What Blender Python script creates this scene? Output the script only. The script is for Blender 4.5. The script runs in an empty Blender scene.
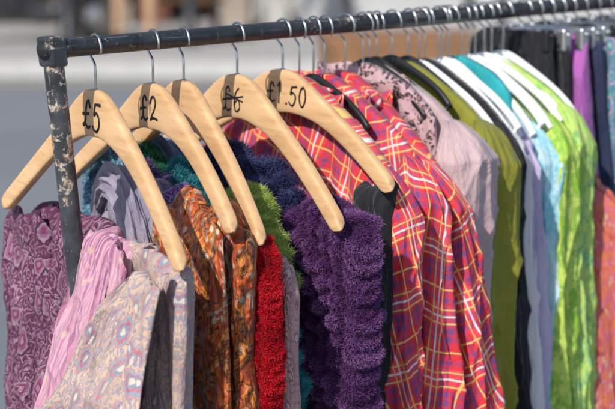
import bpy, math, random
import numpy as np
from mathutils import Vector, Matrix
R=math.radians
S=bpy.context.scene
COL=S.collection
# ------------------------------------------------------------------ basics
PHI=R(40); PITCH=R(9.0); HR=1.5
FW=Vector((math.cos(PHI),math.sin(PHI),0)); RT=Vector((math.sin(PHI),-math.cos(PHI),0)); UP=Vector((0,0,1))
AX=FW*math.cos(PITCH)-UP*math.sin(PITCH); CU=FW*math.sin(PITCH)+UP*math.cos(PITCH)
CAM=Vector((0,0,HR))-(RT*-0.2555+CU*0.1555+AX*2.1)
def bg(r,f,z=0.0):
    p=Vector((CAM.x,CAM.y,0))+RT*r+FW*f
    return Vector((p.x,p.y,z))
BGROT=math.atan2(RT.y,RT.x)

# ------------------------------------------------------------------ material DSL
class M:
    def __init__(s,name,rough=.8,metal=0.0,sheen=0.0,spec=0.3):
        s.m=bpy.data.materials.new(name); s.m.use_nodes=True
        s.nt=s.m.node_tree; s.n=s.nt.nodes; s.l=s.nt.links
        s.b=s.n['Principled BSDF']; s.b.inputs['Roughness'].default_value=rough
        s.b.inputs['Metallic'].default_value=metal
        s.b.inputs['Specular IOR Level'].default_value=spec
        if sheen: 
            s.b.inputs['Sheen Weight'].default_value=sheen; s.b.inputs['Sheen Roughness'].default_value=.4
        s.tc=s.n.new('ShaderNodeTexCoord'); s.h=None
    def set(s,inp,val):
        if isinstance(val,bpy.types.NodeSocket): s.l.new(val,inp)
        elif isinstance(val,(tuple,list)):
            inp.default_value=tuple(val)+(1,) if (len(val)==3 and inp.type=='RGBA') else tuple(val)
        else: inp.default_value=val
    @property
    def uv(s): return s.tc.outputs['UV']
    @property
    def obj(s): return s.tc.outputs['Object']
    def map(s,v,scale=(1,1,1),rot=0,loc=(0,0,0)):
        n=s.n.new('ShaderNodeMapping'); s.l.new(v,n.inputs[0]); n.inputs['Scale'].default_value=scale
        n.inputs['Rotation'].default_value=(0,0,rot); n.inputs['Location'].default_value=loc; return n.outputs[0]
    def noise(s,v,scale,detail=3,rough=.5,dist=0,color=False):
        n=s.n.new('ShaderNodeTexNoise'); s.l.new(v,n.inputs['Vector']); n.inputs['Scale'].default_value=scale
        n.inputs['Detail'].default_value=detail; n.inputs['Roughness'].default_value=rough; n.inputs['Distortion'].default_value=dist
        return n.outputs['Color' if color else 'Fac']
    def vor(s,v,scale,feature='F1',out='Distance',rnd=1.0):
        n=s.n.new('ShaderNodeTexVoronoi'); n.feature=feature; s.l.new(v,n.inputs['Vector']); n.inputs['Scale'].default_value=scale
        n.inputs['Randomness'].default_value=rnd
        return n.outputs[out]
    def math(s,op,a,b=0.0,c=None):
        n=s.n.new('ShaderNodeMath'); n.operation=op; s.set(n.inputs[0],a); s.set(n.inputs[1],b)
        if c is not None: s.set(n.inputs[2],c)
        return n.outputs[0]
    def sep(s,v):
        n=s.n.new('ShaderNodeSeparateXYZ'); s.l.new(v,n.inputs[0]); return n.outputs
    def vadd(s,a,b,op='ADD'):
        n=s.n.new('ShaderNodeVectorMath'); n.operation=op; s.set(n.inputs[0],a); s.set(n.inputs[1],b); return n.outputs[0]
    def ramp(s,f,stops,interp='LINEAR'):
        n=s.n.new('ShaderNodeValToRGB'); s.set(n.inputs[0],f); cr=n.color_ramp; cr.interpolation=interp
        while len(cr.elements)<len(stops): cr.elements.new(.5)
        for e,(p,c) in zip(cr.elements,stops):
            e.position=p; e.color=(c,c,c,1) if isinstance(c,(int,float)) else tuple(c)+(1,)
        return n.outputs[0]
    def mix(s,f,a,b,blend='MIX'):
        n=s.n.new('ShaderNodeMix'); n.data_type='RGBA'; n.blend_type=blend
        s.set(n.inputs[0],f); s.set(n.inputs[6],a); s.set(n.inputs[7],b); return n.outputs[2]
    def attr(s,name):
        n=s.n.new('ShaderNodeAttribute'); n.attribute_name=name; return n.outputs['Fac']
    def col(s,c): s.set(s.b.inputs['Base Color'],c)
    def bump(s,h,strength=.4,dist=.002):
        n=s.n.new('ShaderNodeBump'); s.set(n.inputs['Height'],h); n.inputs['Strength'].default_value=strength
        n.inputs['Distance'].default_value=dist
        if s.h is not None: s.l.new(s.h,n.inputs['Normal'])
        s.h=n.outputs[0]; s.l.new(s.h,s.b.inputs['Normal'])
    def thin(s,w,c):
        t=s.n.new('ShaderNodeBsdfTranslucent'); s.set(t.inputs[0],c)
        if s.h is not None: s.l.new(s.h,t.inputs['Normal'])
        mx=s.n.new('ShaderNodeMixShader'); mx.inputs[0].default_value=w
        out=s.n['Material Output']; s.l.new(s.b.outputs[0],mx.inputs[1]); s.l.new(t.outputs[0],mx.inputs[2]); s.l.new(mx.outputs[0],out.inputs[0])

def weave(m,amt=.25):
    u=m.uv
    f=m.noise(m.map(u,(900,900,1)),1,2); m.bump(f,amt,.0006)
    g=m.noise(m.map(u,(60,22,1)),1,4,.6,.6); m.bump(g,min(1,amt*1.8),.007)

def plain(name,c,c2=None,rough=.85,sheen=.15,scale=14,w=.25,thin=0):
    m=M(name,rough,sheen=sheen,spec=.2); c2=c2 or tuple(x*.72 for x in c)
    f=m.noise(m.map(m.uv,(scale,scale*.5,1)),1,5,.6)
    cc=m.ramp(f,[(.3,c2),(.7,c)]); m.col(cc); weave(m,w)
    if thin: m.thin(thin,cc)
    return m.m

def tartan(name,rot,seed):
    m=M(name,.75,sheen=.1,spec=.22)
    d=m.noise(m.map(m.uv,(9,9,1),loc=(seed,0,0)),1,1,color=True)
    v=m.vadd(m.uv,m.vadd(d,(.005,.005,0),'MULTIPLY'))
    v=m.map(v,(1,1,1),rot,(seed*.017,seed*.023,0)); x,y,z=m.sep(v)
    red=(.63,.018,.034); pink=(.80,.080,.105); blue=(.06,.05,.22); yel=(.95,.72,.18); wh=(.93,.89,.88)
    PER=.072
    def bands(co,lst):
        f=m.math('FRACT',m.math('MULTIPLY',co,1/PER)); st=[(0,0)]
        for a,b in lst: st+=[(a-.004,0),(a+.004,1),(b-.004,1),(b+.004,0)]
        return m.ramp(f,st)
    BL=[(.06,.15),(.19,.28),(.70,.76)]; WL=[(.455,.487)]; YL=[(.345,.37),(.57,.592),(.885,.91)]; PK=[(.32,.64)]
    def both(l): return bands(x,l),bands(y,l)
    px,py=both(PK); c=m.mix(m.math('MULTIPLY',m.math('ADD',px,py),.45),red,pink)
    bx,by=both(BL); c=m.mix(m.math('MULTIPLY',m.math('ADD',bx,by),.42),c,blue)
    wx,wy=both(WL); c=m.mix(m.math('MULTIPLY',m.math('MAXIMUM',wx,wy),.78),c,wh)
    yx,yy=both(YL); c=m.mix(m.math('MULTIPLY',m.math('MAXIMUM',yx,yy),.70),c,yel)
    n=m.noise(m.map(m.uv,(8,5,1)),1,4); c=m.mix(m.math('MULTIPLY',n,.14),c,(.92,.32,.36))
    m.col(c); weave(m,.38); m.thin(.10,c)
    return m.m

def paisley(name,ground,pal,scale=26,rough=.7,seed=0,rnd=.55,dots=None,sheen=.06,dotw=.17):
    m=M(name,rough,sheen=sheen,spec=.2)
    d=m.noise(m.map(m.uv,(16,16,1),loc=(seed,seed,0)),1,2,color=True)
    v=m.vadd(m.map(m.uv,(1,.8,1),.25+seed*.3),m.vadd(d,(.014,.014,0),'MULTIPLY'))
    v=m.map(v,(scale,scale,1),0,(seed*3.7,seed*1.3,0))
    vn=m.n.new('ShaderNodeTexVoronoi'); m.l.new(v,vn.inputs['Vector']); vn.inputs['Scale'].default_value=1; vn.inputs['Randomness'].default_value=rnd
    loc=m.vadd(v,vn.outputs['Position'],'SUBTRACT'); px,py,_=m.sep(loc)
    cr,cg,cb=m.sep(vn.outputs['Color'])
    sg=m.math('SUBTRACT',m.math('MULTIPLY',m.math('GREATER_THAN',cr,.5),2),1)
    px=m.math('MULTIPLY',px,sg)
    py2=m.math('MULTIPLY',py,py)
    bx=m.math('ADD',px,m.math('MULTIPLY',m.math('ADD',m.math('MULTIPLY',py,.35),py2),1.1))
    w=m.math('MAXIMUM',m.math('SUBTRACT',.62,m.math('MULTIPLY',py,.75)),.12)
    bx=m.math('DIVIDE',bx,w)
    dd=m.math('SQRT',m.math('ADD',m.math('MULTIPLY',bx,bx),m.math('MULTIPLY',py2,1.5)))
    n=m.noise(v,9,3); dd=m.math('ADD',dd,m.math('MULTIPLY',m.math('SUBTRACT',n,.5),.24))
    rings=m.ramp(dd,[(0,pal[0]),(.10,pal[0]),(.13,pal[1]),(.20,pal[1]),(.23,pal[2]),(.29,pal[2]),(.31,pal[3]),(.38,pal[3]),(.40,pal[4%len(pal)]),(.46,pal[4%len(pal)]),(.48,ground)])
    sp=m.vor(m.vadd(v,m.vadd(m.noise(v,5,2,color=True),(.25,.25,0),'MULTIPLY')),4.5)
    sprig=m.math('SINE',m.math('MULTIPLY',sp,17))
    gcol=m.ramp(m.math('ADD',m.math('MULTIPLY',sprig,.5),.5),[(0,ground),(.45,ground),(.62,pal[1]),(.8,pal[2]),(.92,pal[3])])
    c=m.mix(m.math('LESS_THAN',dd,.46),gcol,rings)
    dt=m.vor(v,10); c=m.mix(m.math('MULTIPLY',m.math('LESS_THAN',dt,dotw),.7),c,dots or pal[3])
    wv=m.noise(m.map(m.uv,(700,240,1)),1,2); c=m.mix(m.ramp(wv,[(.45,0),(.65,.35)]),c,ground)
    big=m.noise(m.map(m.uv,(18,12,1)),1,4); c=m.mix(m.ramp(big,[(.4,0),(.75,.5)]),c,tuple(x*.6 for x in ground))
    m.col(c); weave(m,.45)
    return m

def tiedye(name,pal,seed=0,sc=(22,9)):
    m=M(name,.7,sheen=.1,spec=.25)
    v=m.map(m.uv,(sc[0],sc[1],1),loc=(seed,seed*2,0))
    a=m.noise(v,1,6,.66,1.6); b=m.noise(m.map(m.uv,(90,45,1)),1,4,.6,1.5)
    f=m.math('ADD',m.math('MULTIPLY',a,.62),m.math('MULTIPLY',b,.38))
    n=len(pal); c=m.ramp(f,[(.32+.36*i/(n-1),p) for i,p in enumerate(pal)])
    m.col(c); weave(m,.4); m.thin(.25,c); return m.m

def crinkle(name,pal):
    m=M(name,.45,sheen=.1,spec=.4)
    v=m.map(m.uv,(22,16,1)); a=m.noise(v,1,5,.6,1.2)
    c=m.ramp(a,[(.30,pal[0]),(.38,pal[1]),(.44,pal[2]),(.49,pal[3]),(.52,pal[0]),(.56,pal[1]),(.62,pal[2]),(.66,pal[4]),(.74,pal[0])])
    st=m.vor(m.map(m.uv,(75,75,1)),1); k=m.noise(m.map(m.uv,(14,14,1)),1,2)
    c=m.mix(m.math('MULTIPLY',m.ramp(st,[(.18,1),(.32,0)]),m.ramp(k,[(.5,0),(.56,1)])),c,pal[4])
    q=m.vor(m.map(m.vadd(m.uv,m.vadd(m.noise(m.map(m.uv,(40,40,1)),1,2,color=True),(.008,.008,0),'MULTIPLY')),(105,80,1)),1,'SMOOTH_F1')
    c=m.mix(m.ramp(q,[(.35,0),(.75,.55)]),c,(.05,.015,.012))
    m.col(c)
    m.bump(q,1.0,-.014); m.bump(m.noise(m.map(m.uv,(260,260,1)),1,3),.5,.0014); return m.m

def lace(name,base,dark):
    m=M(name,.75,sheen=.1)
    d=m.noise(m.map(m.uv,(90,90,1)),1,2,color=True)
    v=m.vadd(m.uv,m.vadd(d,(.012,.012,0),'MULTIPLY'))
    a=m.vor(v,150); 
    r=m.ramp(a,[(.22,0),(.28,1),(.48,1),(.55,0)])
    k=m.ramp(m.noise(m.map(m.uv,(120,120,1)),1,2),[(.42,0),(.48,1)])
    c=m.mix(m.ramp(a,[(.22,1),(.3,0)]),base,(.30,.15,.15)); c=m.mix(m.math('MULTIPLY',r,k),c,dark); m.col(c); weave(m,.3); return m.m

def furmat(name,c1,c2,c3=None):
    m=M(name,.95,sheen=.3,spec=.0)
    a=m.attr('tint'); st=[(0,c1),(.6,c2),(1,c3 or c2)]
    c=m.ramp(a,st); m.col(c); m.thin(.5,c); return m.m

# ------------------------------------------------------------------ mesh helpers
def mkobj(name,V,F,mat=None,uv=None,smooth=True,tint=None,label=None,cat=None,parent=None,loc=None,rot=None):
    me=bpy.data.meshes.new(name)
    me.from_pydata(V.tolist() if isinstance(V,np.ndarray) else V,[],F.tolist() if isinstance(F,np.ndarray) else F)
    if uv is not None:
        L=me.uv_layers.new(name='UVMap'); idx=np.empty(len(me.loops),dtype=np.int32); me.loops.foreach_get('vertex_index',idx)
        L.data.foreach_set('uv',np.asarray(uv,dtype=np.float32)[idx].ravel())
    if tint is not None:
        a=me.attributes.new('tint','FLOAT','POINT'); a.data.foreach_set('value',np.asarray(tint,dtype=np.float32))
    if smooth: me.polygons.foreach_set('use_smooth',[True]*len(me.polygons))
    if mat: me.materials.append(mat)
    me.update()
    o=bpy.data.objects.new(name,me); COL.objects.link(o)
    if label: o['label']=label
    if cat: o['category']=cat
    if parent: o.parent=parent
    if loc is not None: o.location=loc
    if rot is not None: o.rotation_euler=(0,0,rot)
    return o
def empty(name,label,cat,loc=(0,0,0),rot=0):
    o=bpy.data.objects.new(name,None); COL.objects.link(o); o['label']=label; o['category']=cat; o.location=loc; o.rotation_euler=(0,0,rot); o.empty_display_size=.1
    return o
def gridfaces(nr,nc,wrap):
    i=np.arange(nr-1)[:,None]*nc; j=np.arange(nc if wrap else nc-1)[None,:]; k=(j+1)%nc
    return np.stack([i+j,i+k,i+nc+k,i+nc+j],-1).reshape(-1,4)
def tube(pts,rad,seg=14,cap=True,sx=1.0):
    P=np.array(pts,float); n=len(P); rad=np.broadcast_to(np.array(rad,float),(n,))
    T=np.gradient(P,axis=0); T/=np.linalg.norm(T,axis=1)[:,None]+1e-12
    ref=np.array([1.,0,0]) if abs(T[0][0])<.9 else np.array([0,1.,0])
    N=[]; c=ref
    for t in T:
        c=c-t*np.dot(c,t); c/=np.linalg.norm(c); N.append(c)
    N=np.array(N); B=np.cross(T,N); a=np.linspace(0,2*np.pi,seg,endpoint=False)
    V=P[:,None]+rad[:,None,None]*(N[:,None]*np.cos(a)[None,:,None]*sx+B[:,None]*np.sin(a)[None,:,None])
    V=V.reshape(-1,3); F=gridfaces(n,seg,True).tolist()
    if cap: F.append(list(range(seg))[::-1]); F.append([(n-1)*seg+i for i in range(seg)])
    return V,F
def join(parts):
    V=[];F=[];o=0
    for v,f in parts:
        V.append(np.asarray(v)); F+= [[i+o for i in q] for q in (f.tolist() if isinstance(f,np.ndarray) else f)]; o+=len(v)
    return np.concatenate(V),F
def box(x0,x1,y0,y1,z0,z1):
    V=[(x,y,z) for x in(x0,x1) for y in(y0,y1) for z in(z0,z1)]
    return np.array(V,float),[[0,1,3,2],[4,6,7,5],[0,4,5,1],[2,3,7,6],[0,2,6,4],[1,5,7,3]]
def bev(o,w=.01,s=2):
    b=o.modifiers.new('b','BEVEL'); b.width=w; b.segments=s; b.limit_method='ANGLE'; return o
def smoothp(p,n=6):
    P=[np.array(p[0],float)]+[np.array(q,float) for q in p]+[np.array(p[-1],float)]; out=[]
    for i in range(1,len(P)-2):
        for k in range(n):
            t=k/n; a,b,c,d=P[i-1:i+3]
            out.append(.5*((2*b)+(-a+c)*t+(2*a-5*b+4*c-d)*t*t+(-a+3*b-3*c+d)*t**3))
    out.append(P[-1]); return out

# ------------------------------------------------------------------ cloth
def armz(y,hw,D,zn=-.070,e=.14):
    k=(np.sqrt(1+e*e)-e); return zn-D*(np.sqrt((np.asarray(y)/hw)**2+e*e)-e)/k
def foldfn(s,v,rng,k,ridge=.5):
    out=0; tot=0
    for i in range(5):
        ki=k*rng.uniform(.35,1.7); ph=rng.uniform(0,6.28); dr=rng.uniform(-2.2,2.2); w=rng.uniform(.5,1)/(ki/k)**.8
        a=ki*s+ph+dr*v+.9*np.sin(2.1*v*rng.uniform(.6,2)+s*rng.uniform(4,14)+ph*2)
        sm=np.sin(a); rd=(1-np.abs(np.sin(a/2)))*2-.73
        out=out+w*((1-ridge)*sm+ridge*rd); tot+=w
    return out/tot*1.9
def crumple(a,b,rng,k=70,n=5):
    out=0
    for i in range(n):
        an=rng.uniform(0,3.14); kk=k*rng.uniform(.6,1.6); ph=rng.uniform(0,6.3); q=rng.uniform(20,45)
        w=1.3*np.sin(q*a+ph)+1.3*np.sin(q*b*.8+ph*2+1.5*np.sin(q*.7*a))
        t=(np.cos(an)*a+np.sin(an)*b)*kk+w
        m=.5+.5*np.sin(a*25+b*18*(-1)**i+ph*3)
        out=out+((1-np.abs(np.sin(t)))**2.2-.22)*m
    return out/n*2.6
def hanging(name,mat,t,psi,yF,yB,ztop,L,label,cat,T=.03,T0=.010,flF=.0,flB=.0,k=150,amp=.011,seed=0,xo=0,nu=220,nv=110,ridge=.5,lump=0.0,hug=.25,fn=None,ret=False,soft=False,endr=.016,wave=0.0,cr=.0025,parent=None,drift=0.0,hemtilt=0.0):
    rng=np.random.RandomState(seed+11)
    th=np.linspace(0,2*np.pi,nu,endpoint=False)[None,:]; v=(np.linspace(0,1,nv)**(1.5 if soft else 1.15))[:,None]
    c=np.cos(th); sn=np.sin(th)
    s=np.sign(c)*np.abs(c)**.85; sd=np.sign(sn)*np.abs(sn)**.6
    w=(1-s)/2
    top_y=yB+(yF-yB)*w
    ybb=yB+flB*v**.7; yff=yF-flF*v**.7
    y=ybb+(yff-ybb)*w
    zt=ztop(top_y) if callable(ztop) else ztop+0*top_y
    if lump: zt=zt+lump*(np.sin(top_y*70+seed)+.6*np.sin(top_y*151+seed*2))
    zt=zt-endr*np.clip((np.abs(s)-.55)/.45,0,1)**2
    z=zt*(1-v)+(-L-hemtilt*(w-.5))*v
    if soft: Tv=T*np.sqrt(1-(1-np.clip(v/.03,0,1))**2)+.002+T*.35*v
    else: Tv=T0+(T-T0)*np.clip(v*4,0,1)**.7
    arc=(top_y+0*v)*1.0
    env=hug*np.clip(v*14,0,1)+(1-hug)*np.clip(v*2.4,0,1)**.8
    if soft: env=hug+(1-hug)*np.clip(v*2.4,0,1)**.8
    f=foldfn(arc+.15*sd*.05,v,rng,k,ridge)
    f2=foldfn(arc,v*1.3,rng,k*.8,ridge)
    fine=foldfn(arc,v*3,rng,k*2.6,.3)
    dg=foldfn(arc*.6+v*.22,v*2,rng,k*.7,.6)
    dx=amp*env*(f*.75+sd*f2*.45)+amp*.16*env*fine+amp*.4*env*dg*sd
    if cr: dx=dx+cr*crumple(y,z+.2*sd,rng)*np.clip(v*20,0,1)*sd*1.4
    x=xo+sd*Tv/2+dx+drift*v**.8
    y=y+s*amp*env*.55*np.sin(9*v+seed+2*f2)+0.004*env*np.sin(14*v+seed)+wave*np.sin(5.5*v+seed)*np.clip(v*2,0,1)
    if soft: z=z+.007*f*np.exp(-v/.05)+.006*np.sin(top_y*95+seed*3)*np.exp(-v/.08)
    if fn is not None: x,y,z=fn(x,y,z,s,sd,v,arc)
    V=np.stack([x+0*y,y+0*x,z+0*x],-1).reshape(-1,3)
    P=V.reshape(nv,nu,3); row=P[nv//2]; dl=np.linalg.norm(np.roll(row,-1,0)-row,axis=1)
    au=np.concatenate([[0],np.cumsum(dl)[:-1]])
    U=np.broadcast_to(au[None,:],(nv,nu)); W=P[:,:,2]
    F=gridfaces(nv,nu,True)
    half=dl.sum()/2; Um=np.where(U>half,2*half-U,U)
    uv=np.stack([Um,W],-1).reshape(-1,2)
    cap=[[i,(i+1),(nu-i-1)%nu,(nu-i)%nu] for i in range(1,nu//2-1)]
    FF=F.tolist()+[q[::-1] for q in cap]
    if ret: return V,FF,uv
    if parent is not None: return mkobj(name,V,FF,mat,uv,parent=parent)
    return mkobj(name,V,FF,mat,uv,label=label,cat=cat,loc=(t,0,HR),rot=-R(psi))
def layer(par,mat,yF,yB,ztop,L,seed,xo,**kw):
    return hanging('scarf_fold',mat,0,0,yF,yB,ztop,L,None,None,seed=seed,xo=xo,soft=True,parent=par,**kw)
def swag(par,mat,pts,rN,rX,seed,nf=7,amp=.28,nm='scarf_fold',nu=130,sub=18,xo=0):
    rng=np.random.RandomState(seed)
    P=np.array(smoothp(pts,sub)); n=len(P); q=np.linspace(0,len(pts)-1,n)
    rn=np.interp(q,range(len(pts)),rN)[:,None]; rx=np.interp(q,range(len(pts)),rX)[:,None]
    T=np.gradient(P,axis=0); T/=np.linalg.norm(T,axis=1)[:,None]+1e-9
    X=np.array([1.,0,0]); N=np.cross(T,X); N/=np.linalg.norm(N,axis=1)[:,None]+1e-9
    th=np.linspace(0,2*np.pi,nu,endpoint=False)[None,:]; ln=np.concatenate([[0],np.cumsum(np.linalg.norm(np.diff(P,axis=0),axis=1))])[:,None]
    f=0
    for i in range(4):
        kk=rng.randint(int(nf*.5)+1,int(nf*1.8)+1); ph=rng.uniform(0,6.3); tw=rng.uniform(-9,9)
        a=kk*th+ph+tw*ln+1.3*np.sin(ln*rng.uniform(12,35)+ph)
        f=f+((1-np.abs(np.sin(a/2)))*1.6-.6)*rng.uniform(.5,1)+.4*np.sin(a*1.0)
    f=f/2.6+.15*np.sin(ln*60+3*np.sin(th*2+seed))+.35*crumple(th*.03,ln,rng,80)
    rr=1+amp*f
    V=P[:,None]+N[:,None]*(rn*np.cos(th)*rr)[:,:,None]+X[None,None]*(rx*np.sin(th)*rr)[:,:,None]
    V[:,:,0]+=xo
    thm=np.minimum(th,2*np.pi-th); uv=np.stack([np.broadcast_to(thm*.035,(n,nu)),np.broadcast_to(ln,(n,nu))],-1).reshape(-1,2)
    V=V.reshape(-1,3); F=gridfaces(n,nu,True).tolist()+[list(range(nu))[::-1],[(n-1)*nu+i for i in range(nu)]]
    return mkobj(nm,V,F,mat,uv,parent=par)
def sleeve(mat,par,y0,z0,out,Ls,rx,ry,seed,sgn=-1,xo=0,amp=.0085):
    """sleeve with long hanging folds and slanting drag creases"""
    rng=np.random.RandomState(seed+77); nu,nv=140,170
    th=np.linspace(0,2*np.pi,nu,endpoint=False)[None,:]; v=np.linspace(0,1,nv)[:,None]
    cap=np.clip(v/.10,0,1)**.5
    cy=y0+sgn*(out*v**.9)+sgn*.003*np.sin(5*v+seed)-sgn*.028*(1-cap); cz=z0-Ls*v+.006
    ph=rng.uniform(0,6.3,6)
    L1=1-np.abs(np.sin(2.0*th+ph[0]+1.6*v+.5*np.sin(4*v+ph[1]))); L2=1-np.abs(np.sin(3.0*th+ph[2]-2.2*v+.6*np.sin(5*v+ph[3])))
    d1=1-np.abs(np.sin(th*1.5+v*8+ph[4]+.6*np.sin(v*6+th))); d2=1-np.abs(np.sin(-th*1.0+v*10+ph[5]+.6*np.sin(th*2)))
    fold=.95*(L1**1.6-.35)+.75*(L2**2-.3)+.60*(d1**4-.2)+.50*(d2**5-.15)+.14*np.sin(9*th+5*v+ph[1])+.18*crumple(np.sin(th)*ry,v*Ls+.03*np.cos(th),rng,80)
    env=cap*(.5+.9*v)
    X=(rx*cap*(1+.12*np.sin(3*v+seed)))*np.cos(th)+amp*env*fold*np.cos(th)
    Y=(ry*cap*(1-.12*v))*np.sin(th)+amp*env*fold*np.sin(th)
    Z=cz+.002*np.sin(3*th+v*12)*cap
    V=np.stack([xo+X+.004*np.sin(5*v+seed),cy+Y,Z+0*X],-1).reshape(-1,3)
    U=np.broadcast_to(np.minimum(th,2*np.pi-th)*(rx+ry)/2*1.15,(nv,nu)); W=np.broadcast_to(cz,(nv,nu))
    uv=np.stack([U+.31*seed,W],-1).reshape(-1,2)
    F=gridfaces(nv,nu,True).tolist()
    return mkobj('sleeve',V,F,mat,uv,parent=par)
def fluff(V,F,n,length,width,seed,grav=.3,tilt=.8,base=.0,curl=.3,vt=None):
    rng=np.random.RandomState(seed); V=np.asarray(V); Q=np.array([q for q in F if len(q)==4])
    A=V[Q]; nrm=np.cross(A[:,2]-A[:,0],A[:,3]-A[:,1]); ar=np.linalg.norm(nrm,axis=1)
    idx=rng.choice(len(Q),n,p=ar/ar.sum()); a=rng.rand(n,1); b=rng.rand(n,1); q=A[idx]
    p=(q[:,0]*(1-a)+q[:,1]*a)*(1-b)+(q[:,3]*(1-a)+q[:,2]*a)*b
    N=nrm[idx]/(ar[idx][:,None]+1e-12)
    d=N+tilt*rng.randn(n,3)*.6; d[:,2]-=grav; d/=np.linalg.norm(d,axis=1)[:,None]
    l=length*rng.uniform(.35,1.25,(n,1)); side=np.cross(d,rng.randn(n,3)); side/=np.linalg.norm(side,axis=1)[:,None]
    w=width*rng.uniform(.6,1.4,(n,1))
    bend=np.cross(d,side)*curl*rng.uniform(-1,1,(n,1))
    d2=d+bend+curl*.5*rng.randn(n,3); d2[:,2]-=grav*.8; d2/=np.linalg.norm(d2,axis=1)[:,None]
    d3=d2+bend*1.3+curl*.6*rng.randn(n,3); d3[:,2]-=grav*.6; d3/=np.linalg.norm(d3,axis=1)[:,None]
    m=p+d*l*.36; m2=m+d2*l*.34; e=m2+d3*l*.36
    W=np.stack([p-side*w,p+side*w,m-side*w,m+side*w,m2-side*w*.8,m2+side*w*.8,e],1).reshape(-1,3)
    o=len(V)+np.arange(n)*7
    f1=np.stack([o,o+1,o+3,o+2],1).tolist(); f2=np.stack([o+2,o+3,o+5,o+4],1).tolist(); f3=np.stack([o+4,o+5,o+6],1).tolist()
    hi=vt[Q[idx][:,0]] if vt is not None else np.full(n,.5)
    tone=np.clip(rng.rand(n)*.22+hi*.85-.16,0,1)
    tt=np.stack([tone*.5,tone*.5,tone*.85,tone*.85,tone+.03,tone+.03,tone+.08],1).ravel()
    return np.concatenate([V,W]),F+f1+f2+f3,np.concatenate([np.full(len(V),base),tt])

# ------------------------------------------------------------------ object materials
def wood():
    m=M('beech_wood',.5,spec=.35)
    v=m.map(m.obj,(60,6,42)); n=m.noise(v,1,6,.66,.6); k=m.noise(m.map(m.obj,(14,10,10)),1,3)
    c=m.ramp(n,[(.25,(.48,.27,.125)),(.42,(.60,.365,.185)),(.58,(.68,.44,.235)),(.75,(.74,.51,.295))])
    c=m.mix(m.ramp(k,[(.45,0),(.75,.5)]),c,(.53,.30,.145))
    gr=m.noise(m.map(m.obj,(160,5,150),.1),1,3,.6); c=m.mix(m.ramp(gr,[(.56,0),(.66,.28)]),c,(.40,.21,.09))
    sp=m.noise(m.map(m.obj,(500,60,300)),1,2); c=m.mix(m.ramp(sp,[(.62,0),(.70,.3)]),c,(.36,.19,.09))
    m.col(c); m.bump(n,.2,.0007); m.set(m.b.inputs['Roughness'],m.ramp(k,[(.3,.40),(.7,.60)])); return m.m
WOOD=wood()
def paintsteel(name,wear=.6,g=1.0):
    m=M(name,.42,spec=.45)
    n=m.noise(m.map(m.obj,(60,60,60)),1,6,.7,.5); k=m.noise(m.map(m.obj,(6,6,6)),1,3)
    f=m.ramp(m.math('ADD',m.math('MULTIPLY',n,.7),m.math('MULTIPLY',k,.4)),[(wear,0),(wear+.02,1)])
    rust=m.ramp(m.noise(m.obj,240,3),[(.35,(.16,.08,.04)),(.55,(.42,.37,.30)),(.7,(.58,.56,.52))])
    blk=m.ramp(m.noise(m.obj,40,4),[(.3,(.012*g,.013*g,.015*g)),(.7,(.042*g,.045*g,.052*g))])
    sc=m.ramp(m.noise(m.map(m.obj,(14,220,220)),1,3),[(.62,0),(.72,.4)]); blk=m.mix(sc,blk,(.22,.22,.23))
    s2=m.ramp(m.noise(m.map(m.obj,(180,180,30)),1,4),[(.62,0),(.70,.4*(g-.4))]); blk=m.mix(s2,blk,(.24,.24,.24))
    m.col(m.mix(f,blk,rust)); m.bump(f,.5,-.0006); m.bump(n,.15,.0008)
    m.set(m.b.inputs['Roughness'],m.ramp(n,[(.3,.3),(.7,.55)])); return m.m
STEEL=paintsteel('worn_black_rail_paint',.655); POSTM=paintsteel('peeling_post_paint',.60,1.6)
def simple(name,c,rough=.5,metal=0,spec=.4,var=.25,scale=30):
    m=M(name,rough,metal,spec=spec); n=m.noise(m.obj,scale,4)
    m.col(m.ramp(n,[(.3,tuple(x*(1-var) for x in c)),(.7,c)])); m.bump(n,.08,.001); return m.m
WIRE=simple('hook_wire',(.62,.62,.62),.28,1.0); INK=simple('marker_ink',(.010,.009,.012),.6)
BLKP=simple('black_plastic',(.014,.014,.016),.4,spec=.4); WHTP=simple('white_plastic',(.78,.79,.80),.35,spec=.5,var=.06)
SILV=simple('clip_metal',(.55,.56,.58),.35,.9)

# ------------------------------------------------------------------ rack
rack=empty('clothes_rack','black scuffed steel clothes rail with peeling leaning posts','clothes rack',(0,0,0))
LEAN=.125; XE=1.62
def addpart(name,VF,mat,par,smooth=True): 
    return mkobj(name,VF[0],VF[1],mat,parent=par,smooth=smooth)
rail=addpart('rail',tube([(-.012,0,HR)]+[(x,0,HR-.0015*math.sin(math.pi*x/XE)) for x in np.linspace(0,XE,30)],.0098,28),STEEL,rack)
def post(x,nm='post'):
    zz=np.linspace(.10,HR+.006,40); pts=[(x+LEAN*(HR-z),0,z) for z in zz]
    r=[.0125 if z<.95 else .0104 for z in zz]
    v,f=tube(pts,r,26)
    return addpart(nm,(v,f),POSTM,rack)
post(0); post(XE)
def joint(x):
    v,f=box(x-.0112,x+.0112,-.0112,.0112,HR-.018,HR+.0125)
    v[:,0]+=LEAN*(HR-v[:,2]); o=addpart('corner_joint',(v,f),POSTM,rack,False); bev(o,.0035,3)
    a=tube([(x+.0110,0,HR),(x+.017,0,HR),(x+.0175,0,HR)],[.0110,.0110,.0101],26); addpart('rail_socket',a,STEEL,rack)
joint(0); joint(XE)
for x in (LEAN*1.4,XE+LEAN*1.4):
    addpart('foot_bar',tube([(x,y,.10) for y in np.linspace(-.26,.26,8)],.0125,18),STEEL,rack)
    for y in(-.24,.24):
        a=tube([(x-.011,y,.035),(x+.011,y,.035)],.035,22); b=tube([(x,y,.05),(x,y,.10)],.008,10)
        addpart('castor',join([a,b]),BLKP,rack)
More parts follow.
